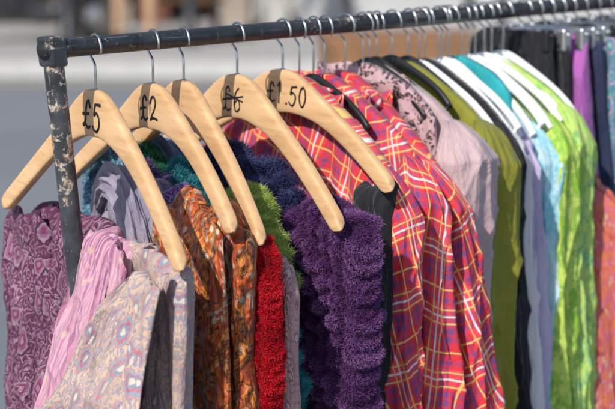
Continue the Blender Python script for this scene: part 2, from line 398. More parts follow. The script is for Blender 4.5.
addpart('lower_bar',tube([(x,0,.10) for x in np.linspace(LEAN*1.4,XE+LEAN*1.4,6)],.010,18),STEEL,rack)

# ------------------------------------------------------------------ hangers
def hookpts(neck,var=0):
    Rr=.0140; zc=.0098+.0014-Rr
    p=[(0,0,neck-.004),(0,0,neck+.010),(0,.0,zc-Rr-.010),(0,.0015,zc-Rr-.003)]
    for a in np.linspace(-60,200+var,30): p.append((0,Rr*math.cos(R(a)),zc+Rr*math.sin(R(a))))
    q=smoothp(p[:6],5); return [tuple(z) for z in q]+p[6:]
STROKES={
 '£':[[(.82,.78),(.66,.98),(.46,.92),(.38,.70),(.42,.45),(.32,.16),(.14,.05)],[(.14,.05),(.38,.12),(.62,.0),(.92,.10)],[(.08,.46),(.74,.54)]],
 '5':[[(.90,1.0),(.32,.93)],[(.32,.95),(.24,.56),(.48,.66),(.78,.50),(.80,.22),(.56,.0),(.28,.02),(.12,.14)]],
 '6':[[(.72,1.0),(.40,.78),(.22,.40),(.30,.06),(.58,.0),(.78,.22),(.62,.48),(.36,.42),(.24,.26)]],
 '2':[[(.16,.72),(.34,.97),(.66,.94),(.76,.72),(.58,.46),(.34,.22),(.12,.02)],[(.12,.02),(.42,.10),(.94,.02)]],
 '1':[[(.20,.76),(.48,1.0)],[(.48,1.0),(.46,.5),(.42,-.02)]],
 '.':[[(.35,.03),(.50,.08)]],
 '0':[[(.62,.95),(.34,.88),(.18,.45),(.32,.06),(.60,.02),(.82,.38),(.78,.76),(.58,.98),(.40,.92)]],
 'x':[[(-.7,.66),(1.05,.36)],[(-.6,.40),(1.05,.58)]]}
ADV={'.':.50,'1':.80}
def writing(txt,par,zc,h,cw,seed=0,tilt=0,strike=False,xface=-.0066,y0=0,wire=.0012):
    rng=random.Random(seed); parts=[]; adv=[]; x=0
    for ch in txt:
        adv.append((ch,x)); x+=cw*ADV.get(ch,1.0)*1.08
    tot=x
    if strike: adv.append(('x',x-cw*1.0))
    for ch,xx in adv:
        sc=rng.uniform(.92,1.08); sl=rng.uniform(-.02,.10); dzz=rng.uniform(-.001,.001)
        for st in STROKES[ch]:
            ww=cw*(.8 if ch in '.1' else 1); pts=[]
            st=[(a+rng.uniform(-.025,.025),b+rng.uniform(-.025,.025)) for a,b in st]
            for (a,b) in smoothp(st):
                yy=xx-tot/2+(a+sl*(b-.5))*ww; zz=(b-.5)*h*sc+dzz
                yy2=yy*math.cos(tilt)-zz*math.sin(tilt); zz2=yy*math.sin(tilt)+zz*math.cos(tilt)
                pts.append((xface,-(yy2)+y0,zc+zz2))
            n=len(pts); parts.append(tube(pts,[wire*(1.1-.25*i/n)*(.88+.24*rng.random()) for i in range(n)],8,sx=.45))
    v,f=join(parts); return mkobj('price_writing',v,f,INK,parent=par)
def wood_hanger(t,psi,hw,D,label,txt=None,h=.026,cw=.017,**kw):
    e=empty('wooden_hanger',label,'coat hanger',(t,0,HR),-R(psi)); e['group']='hangers on the clothes rail'
    n=110; ys=np.linspace(-hw,hw,n); zc=armz(ys,hw,D)+.006*np.sin(np.pi*np.clip(np.abs(ys)/hw,0,1))
    dz=np.gradient(zc,ys); a=np.abs(ys)/hw
    hh=.0096+.0120*np.exp(-(a/.27)**2)+.0030*(1-a)
    endr=np.clip((1-a)/.07,0,1); hh=hh*np.sqrt(np.clip(1-(1-endr)**2,0.01,1))
    th=.0060*np.sqrt(np.clip(1-(1-np.clip((1-a)/.03,0,1))**2,.05,1))
    xb=-.014*np.clip((a-.22)/.78,0,1)**1.8
    m=28; an=np.linspace(0,2*np.pi,m,endpoint=False); cx=np.sign(np.cos(an))*np.abs(np.cos(an))**.4; cz=np.sign(np.sin(an))*np.abs(np.sin(an))**.55
    nl=np.sqrt(1+dz**2); Ny=-dz/nl; Nz=1/nl
    V=np.stack([xb[:,None]+th[:,None]*cx[None],ys[:,None]+Ny[:,None]*hh[:,None]*cz[None],zc[:,None]+Nz[:,None]*hh[:,None]*cz[None]],-1).reshape(-1,3)
    F=gridfaces(n,m,True).tolist()+[list(range(m)),[(n-1)*m+i for i in range(m)][::-1]]
    mkobj('hanger_body',V,F,WOOD,parent=e)
    zc0=float(armz(0,hw,D)); neck=zc0+.0235
    hk=tube(hookpts(neck),.00135,10); fer=tube([(0,0,neck-.003),(0,0,neck+.002)],.0030,12)
    addpart('hook',join([hk,fer]),WIRE,e)
    if txt: writing(txt,e,zc0-.002,h,cw,seed=int(t*1000),**kw)
    return e
wood_hanger(.060,20,.222,.126,'pale wooden hanger marked £5 beside the leaning post','£5',h=.029,cw=.022,tilt=-.10,y0=-.003,wire=.0017,xface=-.0062)
wood_hanger(.144,20,.205,.103,'pale wooden hanger marked £2 in black marker','£2',h=.026,cw=.021,tilt=.05,y0=-.002,wire=.0015,xface=-.0062)
wood_hanger(.191,21,.205,.122,'pale unmarked wooden hanger holding a red fluffy scarf')
wood_hanger(.277,15,.215,.119,'pale wooden hanger with a crossed out £6 price','£6',h=.025,cw=.019,strike=True,tilt=.03,y0=.001,wire=.0011,xface=-.0062)
wood_hanger(.354,10,.200,.090,'pale wooden hanger marked £1.50 on the clothes rail','£1.50',h=.023,cw=.0155,tilt=-.06,y0=-.015,wire=.0012,xface=-.0064)

HK=[0]
def plastic_hanger(t,psi,hw,D,mat,label,flat=.0062,r=.0038,zn=-.058,bow=.012):
    e=empty('plastic_hanger',label,'coat hanger',(t,0,HR),-R(psi)); e['group']='hangers on the clothes rail'
    n=60; ys=np.linspace(-hw,hw,n); a=np.abs(ys)/hw
    zc=armz(ys,hw,D,zn,.16)-.012*a**6; dz=np.gradient(zc,ys); nl=np.sqrt(1+dz**2)
    m=16; an=np.linspace(0,2*np.pi,m,endpoint=False); hh=flat*(1+.4*np.exp(-(a/.2)**2)-.25*a)
    xb=-bow*a**2.2
    V=np.stack([xb[:,None]+r*np.cos(an)[None],ys[:,None]-(dz/nl*hh)[:,None]*np.sin(an)[None],zc[:,None]+(hh/nl)[:,None]*np.sin(an)[None]],-1).reshape(-1,3)
    F=gridfaces(n,m,True).tolist()+[list(range(m)),[(n-1)*m+i for i in range(m)][::-1]]
    zt=float(zc[0])
    bar=tube([(-bow,-hw+.004,zt+.002),(-bow*.9,-hw+.010,zt-.012),(-bow*.5,-hw*.8,zt-.018),(-bow*.5,hw*.8,zt-.018),(-bow*.9,hw-.010,zt-.012),(-bow,hw-.004,zt+.002)],.0022,10)
    addpart('hanger_body',join([(V,F),bar]),mat,e)
    HK[0]+=1; hk=addpart('hook',tube(hookpts(zn+.006,(HK[0]*37)%40-20),.0012,10),WIRE,e); hk.rotation_euler=(0,0,R((HK[0]*53)%24-12))
    return e
def clip_hanger(t,psi,hw,mat,label):
    e=empty('clip_hanger',label,'coat hanger',(t,0,HR),-R(psi)); e['group']='hangers on the clothes rail'
    addpart('hanger_bar',tube([(0,y,-.030-.004*abs(y)/hw) for y in np.linspace(-hw,hw,12)],[.0025]*12,12),mat,e)
    for y in(-hw+.012,hw-.012):
        v,f=box(-.008,.008,y-.007,y+.007,-.056,-.026); o=mkobj('clip',v,f,mat,parent=e,smooth=False); bev(o,.003)
    HK[0]+=1; hk=addpart('hook',tube(hookpts(-.036,(HK[0]*37)%40-20),.0012,10),WIRE,e)
    return e

# ------------------------------------------------------------------ fabrics
MED=paisley('purple_paisley_cloth',(.095,.028,.068),[(.30,.17,.23),(.17,.03,.07),(.22,.10,.19),(.31,.20,.25),(.050,.015,.04)],27,.8,1,.7,dots=(.24,.14,.20),sheen=.04)
bd=MED.ramp(MED.noise(MED.map(MED.uv,(16,22,1)),1,2),[(.56,0),(.6,1)]); gl=MED.math('LESS_THAN',MED.vor(MED.uv,360),.16)
MED.col(MED.mix(MED.math('MULTIPLY',gl,bd),MED.b.inputs['Base Color'].links[0].from_socket,(.8,.76,.76))); MED=MED.m
PINKM=M('lilac_pink_silk',.6,sheen=.08,spec=.25); 
_n=PINKM.noise(PINKM.map(PINKM.uv,(110,6,1)),1,3); _c=PINKM.ramp(_n,[(.3,(.21,.07,.15)),(.45,(.42,.18,.28)),(.58,(.56,.33,.39)),(.66,(.26,.11,.26)),(.8,(.50,.31,.34))])
_p=PINKM.ramp(PINKM.vor(PINKM.uv,55),[(.15,.6),(.28,0)]); _c=PINKM.mix(_p,_c,(.58,.42,.32)); PINKM.col(_c); weave(PINKM,.5); PINK=PINKM.m
BEI=paisley('beige_paisley_cloth',(.54,.39,.30),[(.60,.50,.42),(.17,.24,.34),(.40,.12,.17),(.22,.29,.37),(.46,.22,.22)],27,.85,3,.8,dots=(.24,.14,.18)).m
BEI2=paisley('rose_beige_print',(.50,.34,.30),[(.60,.45,.38),(.40,.08,.12),(.60,.50,.42),(.35,.12,.20),(.5,.3,.3)],34,.85,9,.8).m
ORA=crinkle('rust_crinkled_silk',[(.030,.012,.012),(.56,.11,.015),(.30,.03,.012),(.70,.24,.04),(.60,.42,.27)])
GRL=plain('grey_lilac_wool',(.35,.31,.38),(.15,.14,.21),scale=40,w=.8)
TEA=paisley('teal_blue_knit',(.04,.12,.20),[(.45,.52,.55),(.05,.30,.36),(.02,.03,.10),(.30,.42,.50),(.08,.10,.28)],40,.85,5).m
VIO=paisley('violet_knit',(.12,.05,.20),[(.35,.25,.45),(.25,.12,.40),(.10,.22,.42),(.42,.32,.5),(.08,.03,.15)],44,.85,6).m
BLU=plain('dusty_blue_wool',(.15,.24,.40),(.05,.07,.15),scale=50,w=.8)
T1=tartan('red_tartan_cloth',.32,1); T2=tartan('red_tartan_cloth',-.22,4); T3=tartan('red_tartan_cloth',.42,7)
BLACK=plain('black_cotton',(.022,.022,.026),(.008,.008,.01),sheen=.25,w=.5)
NAVY=plain('navy_cotton',(.035,.045,.10),(.015,.02,.05),w=.5)
LACE=lace('dark_lace_cloth',(.46,.30,.32),(.03,.018,.024))
MAUVE=plain('dusty_pink_satin',(.60,.45,.46),(.46,.33,.35),rough=.5,sheen=.2,w=.5,thin=.14)
OLIVE=plain('olive_green_cotton',(.29,.28,.04),(.19,.19,.025),w=.5,thin=.10)
WHITE=plain('white_cotton',(.80,.79,.80),(.72,.70,.74),w=.5,thin=.28)
LILAC=plain('pale_lilac_cotton',(.66,.58,.76),(.52,.44,.66),w=.5,thin=.28)
SKY=tiedye('pale_blue_print',[(.28,.54,.70),(.62,.78,.86),(.20,.58,.72),(.78,.87,.90)],3,(30,14))
LIME=tiedye('lime_tie_dye',[(.12,.32,.04),(.46,.68,.06),(.24,.50,.07),(.68,.80,.18),(.50,.72,.10),(.84,.88,.45)],1,(30,15))
LIME2=tiedye('green_tie_dye',[(.08,.30,.12),(.30,.58,.13),(.62,.78,.20),(.18,.48,.20),(.76,.84,.40)],5,(28,14))
PURP=plain('violet_velvet',(.42,.12,.42),(.22,.05,.26),sheen=.5,w=.5)
TURQ=plain('turquoise_cotton',(.04,.42,.45),(.02,.26,.30),w=.4,thin=.1)
GREY=plain('slate_grey_jersey',(.16,.18,.20),(.09,.10,.12),w=.5)
FUCH=plain('magenta_cotton',(.55,.04,.22),(.32,.02,.13),w=.4)
REDP=tiedye('pink_orange_print',[(.10,.03,.10),(.52,.05,.14),(.70,.22,.06),(.60,.10,.25),(.75,.50,.22),(.35,.04,.10)],8,(46,36))
TEAP=paisley('teal_floral_print',(.05,.20,.26),[(.6,.6,.5),(.05,.38,.42),(.03,.04,.10),(.50,.30,.50),(.10,.30,.2)],28,.8,14).m

# ------------------------------------------------------------------ scarves & tops on the wooden hangers
G='garments on the clothes rail'
def g(o): o['group']=G; return o
h1=20
o=g(hanging('scarf',MED,.057,h1,.028,.262,lambda y:-.186-.09*(y-.05),.80,'dusky purple paisley shawl hung behind the rack post','scarf',T=.035,flB=.05,flF=.02,amp=.021,k=85,seed=1,xo=.028,lump=.004,soft=True,hug=.6,wave=.008,endr=.03,cr=.004,nv=150))
layer(o,MED,.13,.255,lambda y:-.192-.12*(y-.13),.66,71,.002,T=.008,flB=.04,amp=.014,k=120,hug=.8,cr=.003,endr=.02)
o=g(hanging('scarf',PINK,.057,h1,-.100,-.022,lambda y:-.184-1.2*(y+.055)**2,.78,'lilac pink striped silk scarf on the first hanger','scarf',T=.02,flF=-.005,flB=.065,amp=.015,k=120,seed=2,xo=-.004,lump=.003,soft=True,hug=.8,wave=.004,endr=.02,cr=.004,nv=150,drift=-.04))
layer(o,PINK,-.080,-.022,lambda y:-.188+.25*(y+.05),.47,78,-.017,T=.007,flF=.004,flB=.055,amp=.011,k=150,hug=.85,cr=.004,endr=.012,lump=.003,nv=150,drift=-.058,hemtilt=.08)
layer(o,PINK,-.122,-.066,lambda y:-.192+.35*(y+.09),.60,79,-.020,T=.007,flF=-.03,flB=-.006,amp=.011,k=170,hug=.85,cr=.004,endr=.010,lump=.003,nv=150,drift=-.02)
o=g(hanging('scarf',BEI,.057,h1,-.206,-.062,lambda y:-.200+.12*(y+.2)-.5*np.clip(y+.09,0,1),.85,'beige and blue paisley scarf on the first hanger','scarf',T=.022,flB=.08,flF=-.006,amp=.016,k=95,seed=3,xo=.004,lump=.002,soft=True,hug=.7,wave=.006,endr=.012,cr=.003,nv=150))
layer(o,BEI,-.205,-.108,lambda y:-.202-.30*(y+.2),.85,74,-.020,T=.006,flF=.004,flB=.27,amp=.017,k=105,hug=.75,cr=.005,endr=.008,lump=.003,nv=190,nu=320,drift=-.155)
layer(o,BEI,-.210,-.165,lambda y:-.203-.1*(y+.2),.80,75,-.030,T=.006,flF=.006,flB=.03,amp=.012,k=150,hug=.75,cr=.004,endr=.008,lump=.003,nv=150,drift=-.10)
o=g(hanging('scarf',ORA,.140,20,-.205,-.030,lambda y:-.150+.16*(y+.05),.82,'rust and black crinkled silk scarf on the £2 hanger','scarf',T=.035,amp=.017,k=80,seed=5,xo=.010,lump=.004,soft=True,hug=.6,nu=300,nv=170,wave=.004,endr=.015,cr=.004))
layer(o,ORA,-.198,-.045,lambda y:-.158-.02*(y+.15)+.12*np.clip(y+.12,-.1,0),.85,176,-.018,T=.008,flF=.012,flB=.01,amp=.013,k=75,hug=.6,cr=.006,endr=.010,lump=.003,nv=170,nu=300)
o=g(hanging('scarf',GRL,.140,20,-.03,.10,lambda y:-.160-.2*(y-.0),.7,'grey lilac wool scarf bundled on the £2 hanger','scarf',T=.05,amp=.015,k=150,seed=6,xo=.0,lump=.006,hug=.9,soft=True,endr=.03))
swag(o,GRL,[(-.02,-.035,-.6),(-.022,-.02,-.28),(-.022,.0,-.185),(-.018,.04,-.158),(-.01,.085,-.172),(.0,.11,-.23),(.0,.12,-.5)],[.03,.026,.022,.02,.02,.022,.024],[.016]*7,8,nf=8,amp=.4)
o=g(hanging('scarf',TEA,.187,20,.05,.20,lambda y:-.150+0*y,.7,'teal and blue patterned knit scarf','scarf',T=.05,amp=.014,k=140,seed=7,xo=-.005,lump=.008,hug=.9,soft=True,endr=.03))
swag(o,TEA,[(-.02,.06,-.6),(-.022,.075,-.26),(-.02,.10,-.165),(-.014,.14,-.145),(-.01,.185,-.165),(.0,.21,-.24),(.0,.22,-.5)],[.03,.026,.022,.02,.02,.022,.024],[.018]*7,9,nf=8,amp=.4)
o=g(hanging('scarf',VIO,.187,20,-.03,.07,lambda y:-.158+0*y,.7,'violet and blue knitted scarf','scarf',T=.05,amp=.014,k=140,seed=8,xo=.0,lump=.008,hug=.9,soft=True,endr=.03))
o=g(hanging('scarf',BLU,.240,16,-.02,.16,lambda y:-.150+0*y,.7,'dusty blue wool scarf','scarf',T=.05,amp=.015,k=120,seed=9,xo=.0,lump=.008,hug=.9,soft=True,endr=.03))
swag(o,BLU,[(-.02,.0,-.6),(-.022,.02,-.26),(-.02,.05,-.165),(-.014,.09,-.142),(-.01,.135,-.16),(.0,.16,-.24),(.0,.17,-.5)],[.03,.026,.022,.02,.02,.022,.024],[.018]*7,10,nf=8,amp=.4)
g(hanging('scarf',BEI2,.215,20,-.205,-.13,lambda y:-.215+0*y,.85,'rose and beige printed scarf behind the red one','scarf',T=.02,amp=.011,k=150,seed=10,xo=.004,soft=True,hug=.7,endr=.03,cr=.004))

def fluffy(name,t,psi,yF,yB,ztop,L,mat,label,n,ln,wd,seed,cells,xo=0,T=.045,rows=60,cdepth=.009,flF=0,flB=0,grav=.35,cat='scarf',nv=320,tilt=.9,curl=.9,rowmix=.5):
    """ruffled knit: soft tufts standing in vertical rows"""
    store={}
    def fn(x,y,z,s,sd,v,arc):
        ph=arc*cells+.35*np.sin(v*31+arc*20); ci=np.floor(ph/np.pi); col=np.abs(np.sin(ph))
        rp=v*rows+.9*np.sin(arc*95+v*9)+.8*np.sin(v*23+arc*40); rw=.5+.5*np.sin(2*rp)
        big=.80+.2*np.sin(v*41+arc*60)+.12*np.sin(v*113+arc*130)
        h=(rowmix*rw+(1-rowmix)*col**.8)*big; store['h']=np.clip(h*1.15,0,1)*np.ones_like(x)
        d=(h*1.7-.75)*cdepth
        return x+sd*d,y+s*(h-.5)*cdepth*.9,z
    V,F,uv=hanging(name,mat,t,psi,yF,yB,ztop,L,label,cat,T=T,T0=T*.7,amp=.007,k=80,seed=seed,xo=xo,fn=fn,ret=True,nu=320,nv=nv,hug=.7,flF=flF,flB=flB,soft=True,endr=.03,cr=0)
    h=store['h'].reshape(-1)  # tuft height drives the tint: shade between tufts is put into the colour
    V2,F2,tt=fluff(V,F,n,ln,wd,seed,grav=grav,tilt=tilt,curl=curl,vt=h)
    o=mkobj(name,V2,F2,mat,None,tint=tt,label=label,cat=cat,loc=(t,0,HR),rot=-R(psi)); return g(o)
FP=furmat('purple_fluffy_yarn',(.045,.010,.065),(.27,.095,.32),(.52,.29,.56))
FR=furmat('red_chenille_yarn',(.30,.003,.012),(.80,.012,.030),(.92,.06,.08))
FL=furmat('lime_fluffy_yarn',(.24,.34,.06),(.60,.74,.20),(.80,.88,.50))
FT=furmat('teal_fluffy_yarn',(.01,.09,.13),(.06,.38,.42),(.22,.58,.60))
FN=furmat('navy_fluffy_yarn',(.015,.018,.06),(.08,.09,.26),(.22,.24,.44))
FV=furmat('violet_fluffy_yarn',(.05,.02,.10),(.25,.12,.42),(.45,.30,.60))
FG=furmat('green_fluffy_yarn',(.01,.06,.04),(.06,.30,.14),(.2,.5,.25))
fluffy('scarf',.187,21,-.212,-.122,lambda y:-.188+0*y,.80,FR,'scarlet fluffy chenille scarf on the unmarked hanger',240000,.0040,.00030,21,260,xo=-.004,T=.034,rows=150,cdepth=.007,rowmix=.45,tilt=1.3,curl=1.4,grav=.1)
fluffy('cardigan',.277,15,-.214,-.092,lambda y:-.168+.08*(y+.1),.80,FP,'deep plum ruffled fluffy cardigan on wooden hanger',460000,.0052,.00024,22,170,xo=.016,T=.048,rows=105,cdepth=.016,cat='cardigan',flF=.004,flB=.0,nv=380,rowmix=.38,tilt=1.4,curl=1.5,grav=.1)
def boa(t,psi,pts,r,mat,label,n,seed,ln=.008):
    P=smoothp([np.array(p) for p in pts],14); N_=len(P); rr=[r*(.82+.22*math.sin(i*1.1)+.12*math.sin(i*.37))*min(1,.35+i*.12,.35+(N_-1-i)*.12) for i in range(N_)]
    v,f=tube(P,rr,20,cap=True); f4=[q for q in f if len(q)==4]
    A=v[np.array(f4[200])]; nn=np.cross(A[2]-A[0],A[3]-A[1]); ring=v[(200//20)*20:(200//20)*20+20].mean(0)
    if np.dot(nn,A[0]-ring)<0: f4=[q[::-1] for q in f4]
    V,F,tt=fluff(v,f4,n,ln,.00024,seed,grav=.05,tilt=1.6,curl=1.6,vt=np.random.RandomState(seed).uniform(.35,1,len(v)))
    return g(mkobj('feather_boa',V,F,mat,None,tint=tt,label=label,cat='scarf',loc=(t,0,HR),rot=-R(psi)))
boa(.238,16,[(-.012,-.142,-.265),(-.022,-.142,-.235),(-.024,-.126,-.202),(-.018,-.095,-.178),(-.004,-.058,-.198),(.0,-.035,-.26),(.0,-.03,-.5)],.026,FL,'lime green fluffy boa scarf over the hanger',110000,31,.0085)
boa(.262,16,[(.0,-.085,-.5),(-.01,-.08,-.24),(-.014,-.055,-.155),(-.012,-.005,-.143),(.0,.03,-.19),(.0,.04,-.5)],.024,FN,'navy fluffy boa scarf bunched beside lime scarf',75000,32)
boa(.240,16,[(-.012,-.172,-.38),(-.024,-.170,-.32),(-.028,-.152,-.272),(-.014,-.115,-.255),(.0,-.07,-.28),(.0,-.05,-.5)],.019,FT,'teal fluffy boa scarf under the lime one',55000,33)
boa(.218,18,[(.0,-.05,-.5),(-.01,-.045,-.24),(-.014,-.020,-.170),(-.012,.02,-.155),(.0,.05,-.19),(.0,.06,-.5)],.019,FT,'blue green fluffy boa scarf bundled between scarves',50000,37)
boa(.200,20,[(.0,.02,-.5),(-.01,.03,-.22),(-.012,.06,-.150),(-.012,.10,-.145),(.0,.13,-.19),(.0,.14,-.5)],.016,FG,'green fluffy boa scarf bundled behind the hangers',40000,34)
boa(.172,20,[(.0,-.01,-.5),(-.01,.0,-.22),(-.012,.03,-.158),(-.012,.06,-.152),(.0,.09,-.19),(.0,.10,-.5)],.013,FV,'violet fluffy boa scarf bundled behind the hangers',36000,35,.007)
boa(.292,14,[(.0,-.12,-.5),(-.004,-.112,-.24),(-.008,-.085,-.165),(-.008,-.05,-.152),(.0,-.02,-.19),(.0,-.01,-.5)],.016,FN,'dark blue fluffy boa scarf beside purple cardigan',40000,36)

# ------------------------------------------------------------------ shirts and tops
def collar(par,mat,zn,seed):
    n,m=48,8; a=np.linspace(-2.7,2.7,n)[:,None]; h=np.linspace(0,1,m)[None,:]
    rx,ry=.018,.062
    x=(rx+.012*np.sin(h*np.pi))*np.sin(a)*-1; y=(ry+.014*h)*np.cos(a)*1.0
    z=zn-.012+.026*np.sin(h*np.pi*.8)-.022*h-.02*(1-np.cos(a))*.4+.003*np.sin(a*5+seed)
    V=np.stack([x+0*h,y+0*h,z+0*a],-1).reshape(-1,3)
    uv=np.stack([np.broadcast_to(a*.05,(n,m)),np.broadcast_to(h*.04,(n,m))],-1).reshape(-1,2)
    o=mkobj('collar',V,gridfaces(n,m,False),mat,uv,parent=par); s=o.modifiers.new('s','SOLIDIFY'); s.thickness=.0015
def top(name,mat,t,psi,hw,D,label,cat,hanger=None,T=.035,L=.78,seed=0,sl=True,so=.03,ry=.036,rx=.022,fl=.015,amp=.011,col=False,zn=-.060,k=120,xo=0,slen=.52,hlabel=None,under=0.0,colmat=None,hup=.004,hsh=.014,**kw):
    zt=lambda y: armz(y,hw,D,zn)+.004-under
    kw.setdefault('cr',.0022)
    o=g(hanging(name,mat,t,psi,-hw+.004,hw-.004,zt,L,label,cat,T=T,T0=.014,flF=fl,flB=fl,amp=amp,seed=seed,k=k,xo=xo,nu=280,nv=140,**kw))
    if sl:
        ztip=float(zt(hw*.93))
        sleeve(mat,o,-hw*.93,ztip,so,slen,rx,ry,seed,-1,xo-.002)
        sleeve(mat,o,hw*.93,ztip,so,slen,rx,ry,seed+5,1,xo-.002)
    if col: collar(o,colmat or mat,zn,seed)
    if hanger is BLKP: plastic_hanger(t,psi,hw-hsh,D*(hw-hsh)/hw,hanger,hlabel,zn=zn-hup,flat=.0056,r=.0036,bow=.004)
    elif hanger is not None: plastic_hanger(t,psi,hw-.012,D,hanger,hlabel,zn=zn-.002)
    return o
BK='thin black plastic hanger holding a garment'
WH='white plastic hanger holding a garment'
g(hanging('vest_top',BLACK,.352,10,-.186,-.128,lambda y:-.160+0*y,.80,'small black cotton top on the £1.50 hanger','top',T=.03,seed=40,xo=.004,amp=.012,k=150,soft=True,hug=.7))
top('shirt',T1,.383,11,.186,.098,'red tartan shirt with yellow and blue checks','shirt',BLKP,seed=41,so=.015,ry=.034,rx=.024,col=True,hlabel=BK,T=.045,hug=.4,amp=.013,hsh=.06)
top('shirt',T2,.428,8,.180,.092,'red tartan shirt hanging between two matching shirts','shirt',BLKP,seed=42,so=.025,ry=.032,rx=.026,col=True,hlabel=BK,T=.045,hug=.4,amp=.013,hsh=.06)
top('shirt',T3,.466,5,.166,.104,'red tartan shirt with wide flaring sleeve','shirt',BLKP,seed=43,so=.066,ry=.036,rx=.028,col=True,hlabel=BK,T=.05,hug=.4,amp=.014,hsh=.05)
top('blouse',LACE,.500,5,.118,.042,'dark lace trimmed camisole on black hanger','blouse',BLKP,seed=44,sl=False,hlabel=BK,T=.03,col=True,zn=-.052,L=.4)
top('blouse',MAUVE,.526,5,.152,.070,'dusty pink satin blouse on black hanger','blouse',BLKP,seed=45,so=.0,ry=.032,rx=.036,hlabel=BK,T=.055,amp=.016,k=90,slen=.45,hug=.4,zn=-.052,xo=-.004,hup=-.002,hsh=.05)
top('blouse',OLIVE,.588,5,.150,.072,'olive green cotton tunic on black hanger','blouse',BLKP,seed=46,so=.012,ry=.028,rx=.036,hlabel=BK,T=.055,amp=.016,k=80,hug=.4,zn=-.055,xo=-.008,hup=-.002,hsh=.04)
top('jacket',BLACK,.622,5,.148,.076,'black jacket beside olive tunic','jacket',BLKP,seed=47,so=.014,ry=.022,rx=.018,hlabel=BK,T=.03,zn=-.055)
top('blouse',WHITE,.650,5,.142,.068,'white cotton blouse on white hanger','blouse',WHTP,seed=48,so=.012,ry=.022,rx=.022,hlabel=WH,T=.03,under=.012,hug=.4)
top('blouse',LILAC,.672,5,.138,.068,'pale lilac blouse on white hanger','blouse',WHTP,seed=49,so=.010,ry=.020,rx=.016,hlabel=WH,T=.03,under=.012,hug=.4)
top('vest_top',TURQ,.690,5,.09,.03,'turquoise vest top on white hanger','top',None,seed=50,sl=False,T=.025,zn=-.056)
top('blouse',SKY,.700,4,.136,.068,'pale blue printed blouse on white hanger','blouse',WHTP,seed=51,so=.010,ry=.020,rx=.018,hlabel=WH,T=.03,under=.012,hug=.4)
top('dress',LIME,.728,4,.142,.062,'lime and green tie dye dress','dress',WHTP,seed=52,so=.014,ry=.026,rx=.03,hlabel=WH,T=.05,amp=.018,k=95,L=1.0,hug=.45,under=.010)
top('dress',LIME2,.764,3,.142,.062,'green and yellow tie dye dress','dress',WHTP,seed=53,so=.014,ry=.026,rx=.028,hlabel=WH,T=.05,amp=.018,k=95,L=1.0,hug=.45)
g(hanging('skirt',REDP,.806,3,-.175,.05,lambda y:-.185+.5*(y+.12),1.0,'pink and orange printed skirt','skirt',T=.04,seed=54,amp=.020,k=110,soft=True,hug=.8,endr=.06,cr=.005,lump=.006,flF=.03,wave=.006))
def skirt(mat,t,yF,yB,L,label,cat,seed,name='skirt',zt=-.046,hm=None):
    g(hanging(name,mat,t,3,yF,yB,lambda y:zt+0*y,L,label,cat,T=.040,T0=.012,amp=.016,k=130,seed=seed,hug=.7,flF=.035,flB=.03,lump=.003,cr=.005,wave=.006))
    clip_hanger(t,3,min(.07,abs(yF)+.005),hm or SILV,'clip hanger holding a skirt on the rail')
skirt(BLACK,.835,-.045,.085,.62,'black gathered skirt on clip hanger','skirt',60,zt=-.03,hm=BLKP)
skirt(BLACK,.860,-.055,.085,.75,'black trousers folded on clip hanger','trousers',61,'trousers',zt=-.034)
skirt(PURP,.888,-.066,.085,.62,'violet velvet skirt on clip hanger','skirt',62,zt=-.034)
skirt(NAVY,.915,-.072,.09,.75,'navy skirt on clip hanger','skirt',63,zt=-.036)
skirt(TEAP,.940,-.088,.09,.80,'teal floral print skirt on clip hanger','skirt',64,zt=-.036)
skirt(BLACK,.968,-.11,.10,.70,'black pleated skirt on clip hanger','skirt',65,zt=-.03,hm=BLKP)
skirt(REDP,1.00,-.12,.10,.80,'orange printed skirt on clip hanger','skirt',66,zt=-.036)
for i,(t,mt_,lb) in enumerate([(1.03,GREY,'slate grey'),(1.06,BLACK,'plain black'),(1.09,FUCH,'bright magenta'),(1.12,NAVY,'navy blue'),(1.15,TEAP,'teal printed'),(1.185,BLACK,'black cotton'),(1.22,PURP,'violet velvet'),(1.26,GREY,'slate grey'),(1.30,BLACK,'plain black'),(1.35,TURQ,'turquoise cotton')]):
    skirt(mt_,t,-.13,.12,.80,lb+' skirt on clip hanger','skirt',70+i,zt=-.034,hm=BLKP if i%2 else SILV)
for i,(t,ps) in enumerate([(.408,9),(.512,7),(.556,6),(.610,4),(.660,4),(.714,5),(.748,3),(.79,4)]):
    if t<.6: plastic_hanger(t,ps,.098,.036,BLKP,'spare black plastic hanger between garments',zn=-.050 if t>.5 else -.062,flat=.0056,r=.0034,bow=.004)
    else: plastic_hanger(t,ps,.130,.058,WHTP,'spare white plastic hanger between garments',zn=-.060,flat=.0060)

# ------------------------------------------------------------------ setting
def asphalt():
    m=M('asphalt',.85,spec=.3); n=m.noise(m.obj,70,4); k=m.noise(m.obj,.6,4)
    c=m.ramp(n,[(.3,(.13,.142,.165)),(.7,(.19,.205,.23))]); c=m.mix(m.ramp(k,[(.4,0),(.7,.4)]),c,(.24,.255,.28)); m.col(c); m.bump(n,.4,.004); return m.m
def slabs():
    m=M('paving_slabs',.85); n=m.n.new('ShaderNodeTexBrick'); m.l.new(m.obj,n.inputs[0]); n.inputs['Scale'].default_value=1.6
    n.inputs['Color1'].default_value=(.44,.42,.40,1); n.inputs['Color2'].default_value=(.37,.36,.35,1); n.inputs['Mortar'].default_value=(.16,.16,.16,1); n.inputs['Mortar Size'].default_value=.012
    k=m.noise(m.obj,4,4); m.col(m.mix(m.math('MULTIPLY',k,.5),n.outputs[0],(.27,.265,.26))); return m.m
ASPH=asphalt(); SLAB=slabs()
KF=17.2
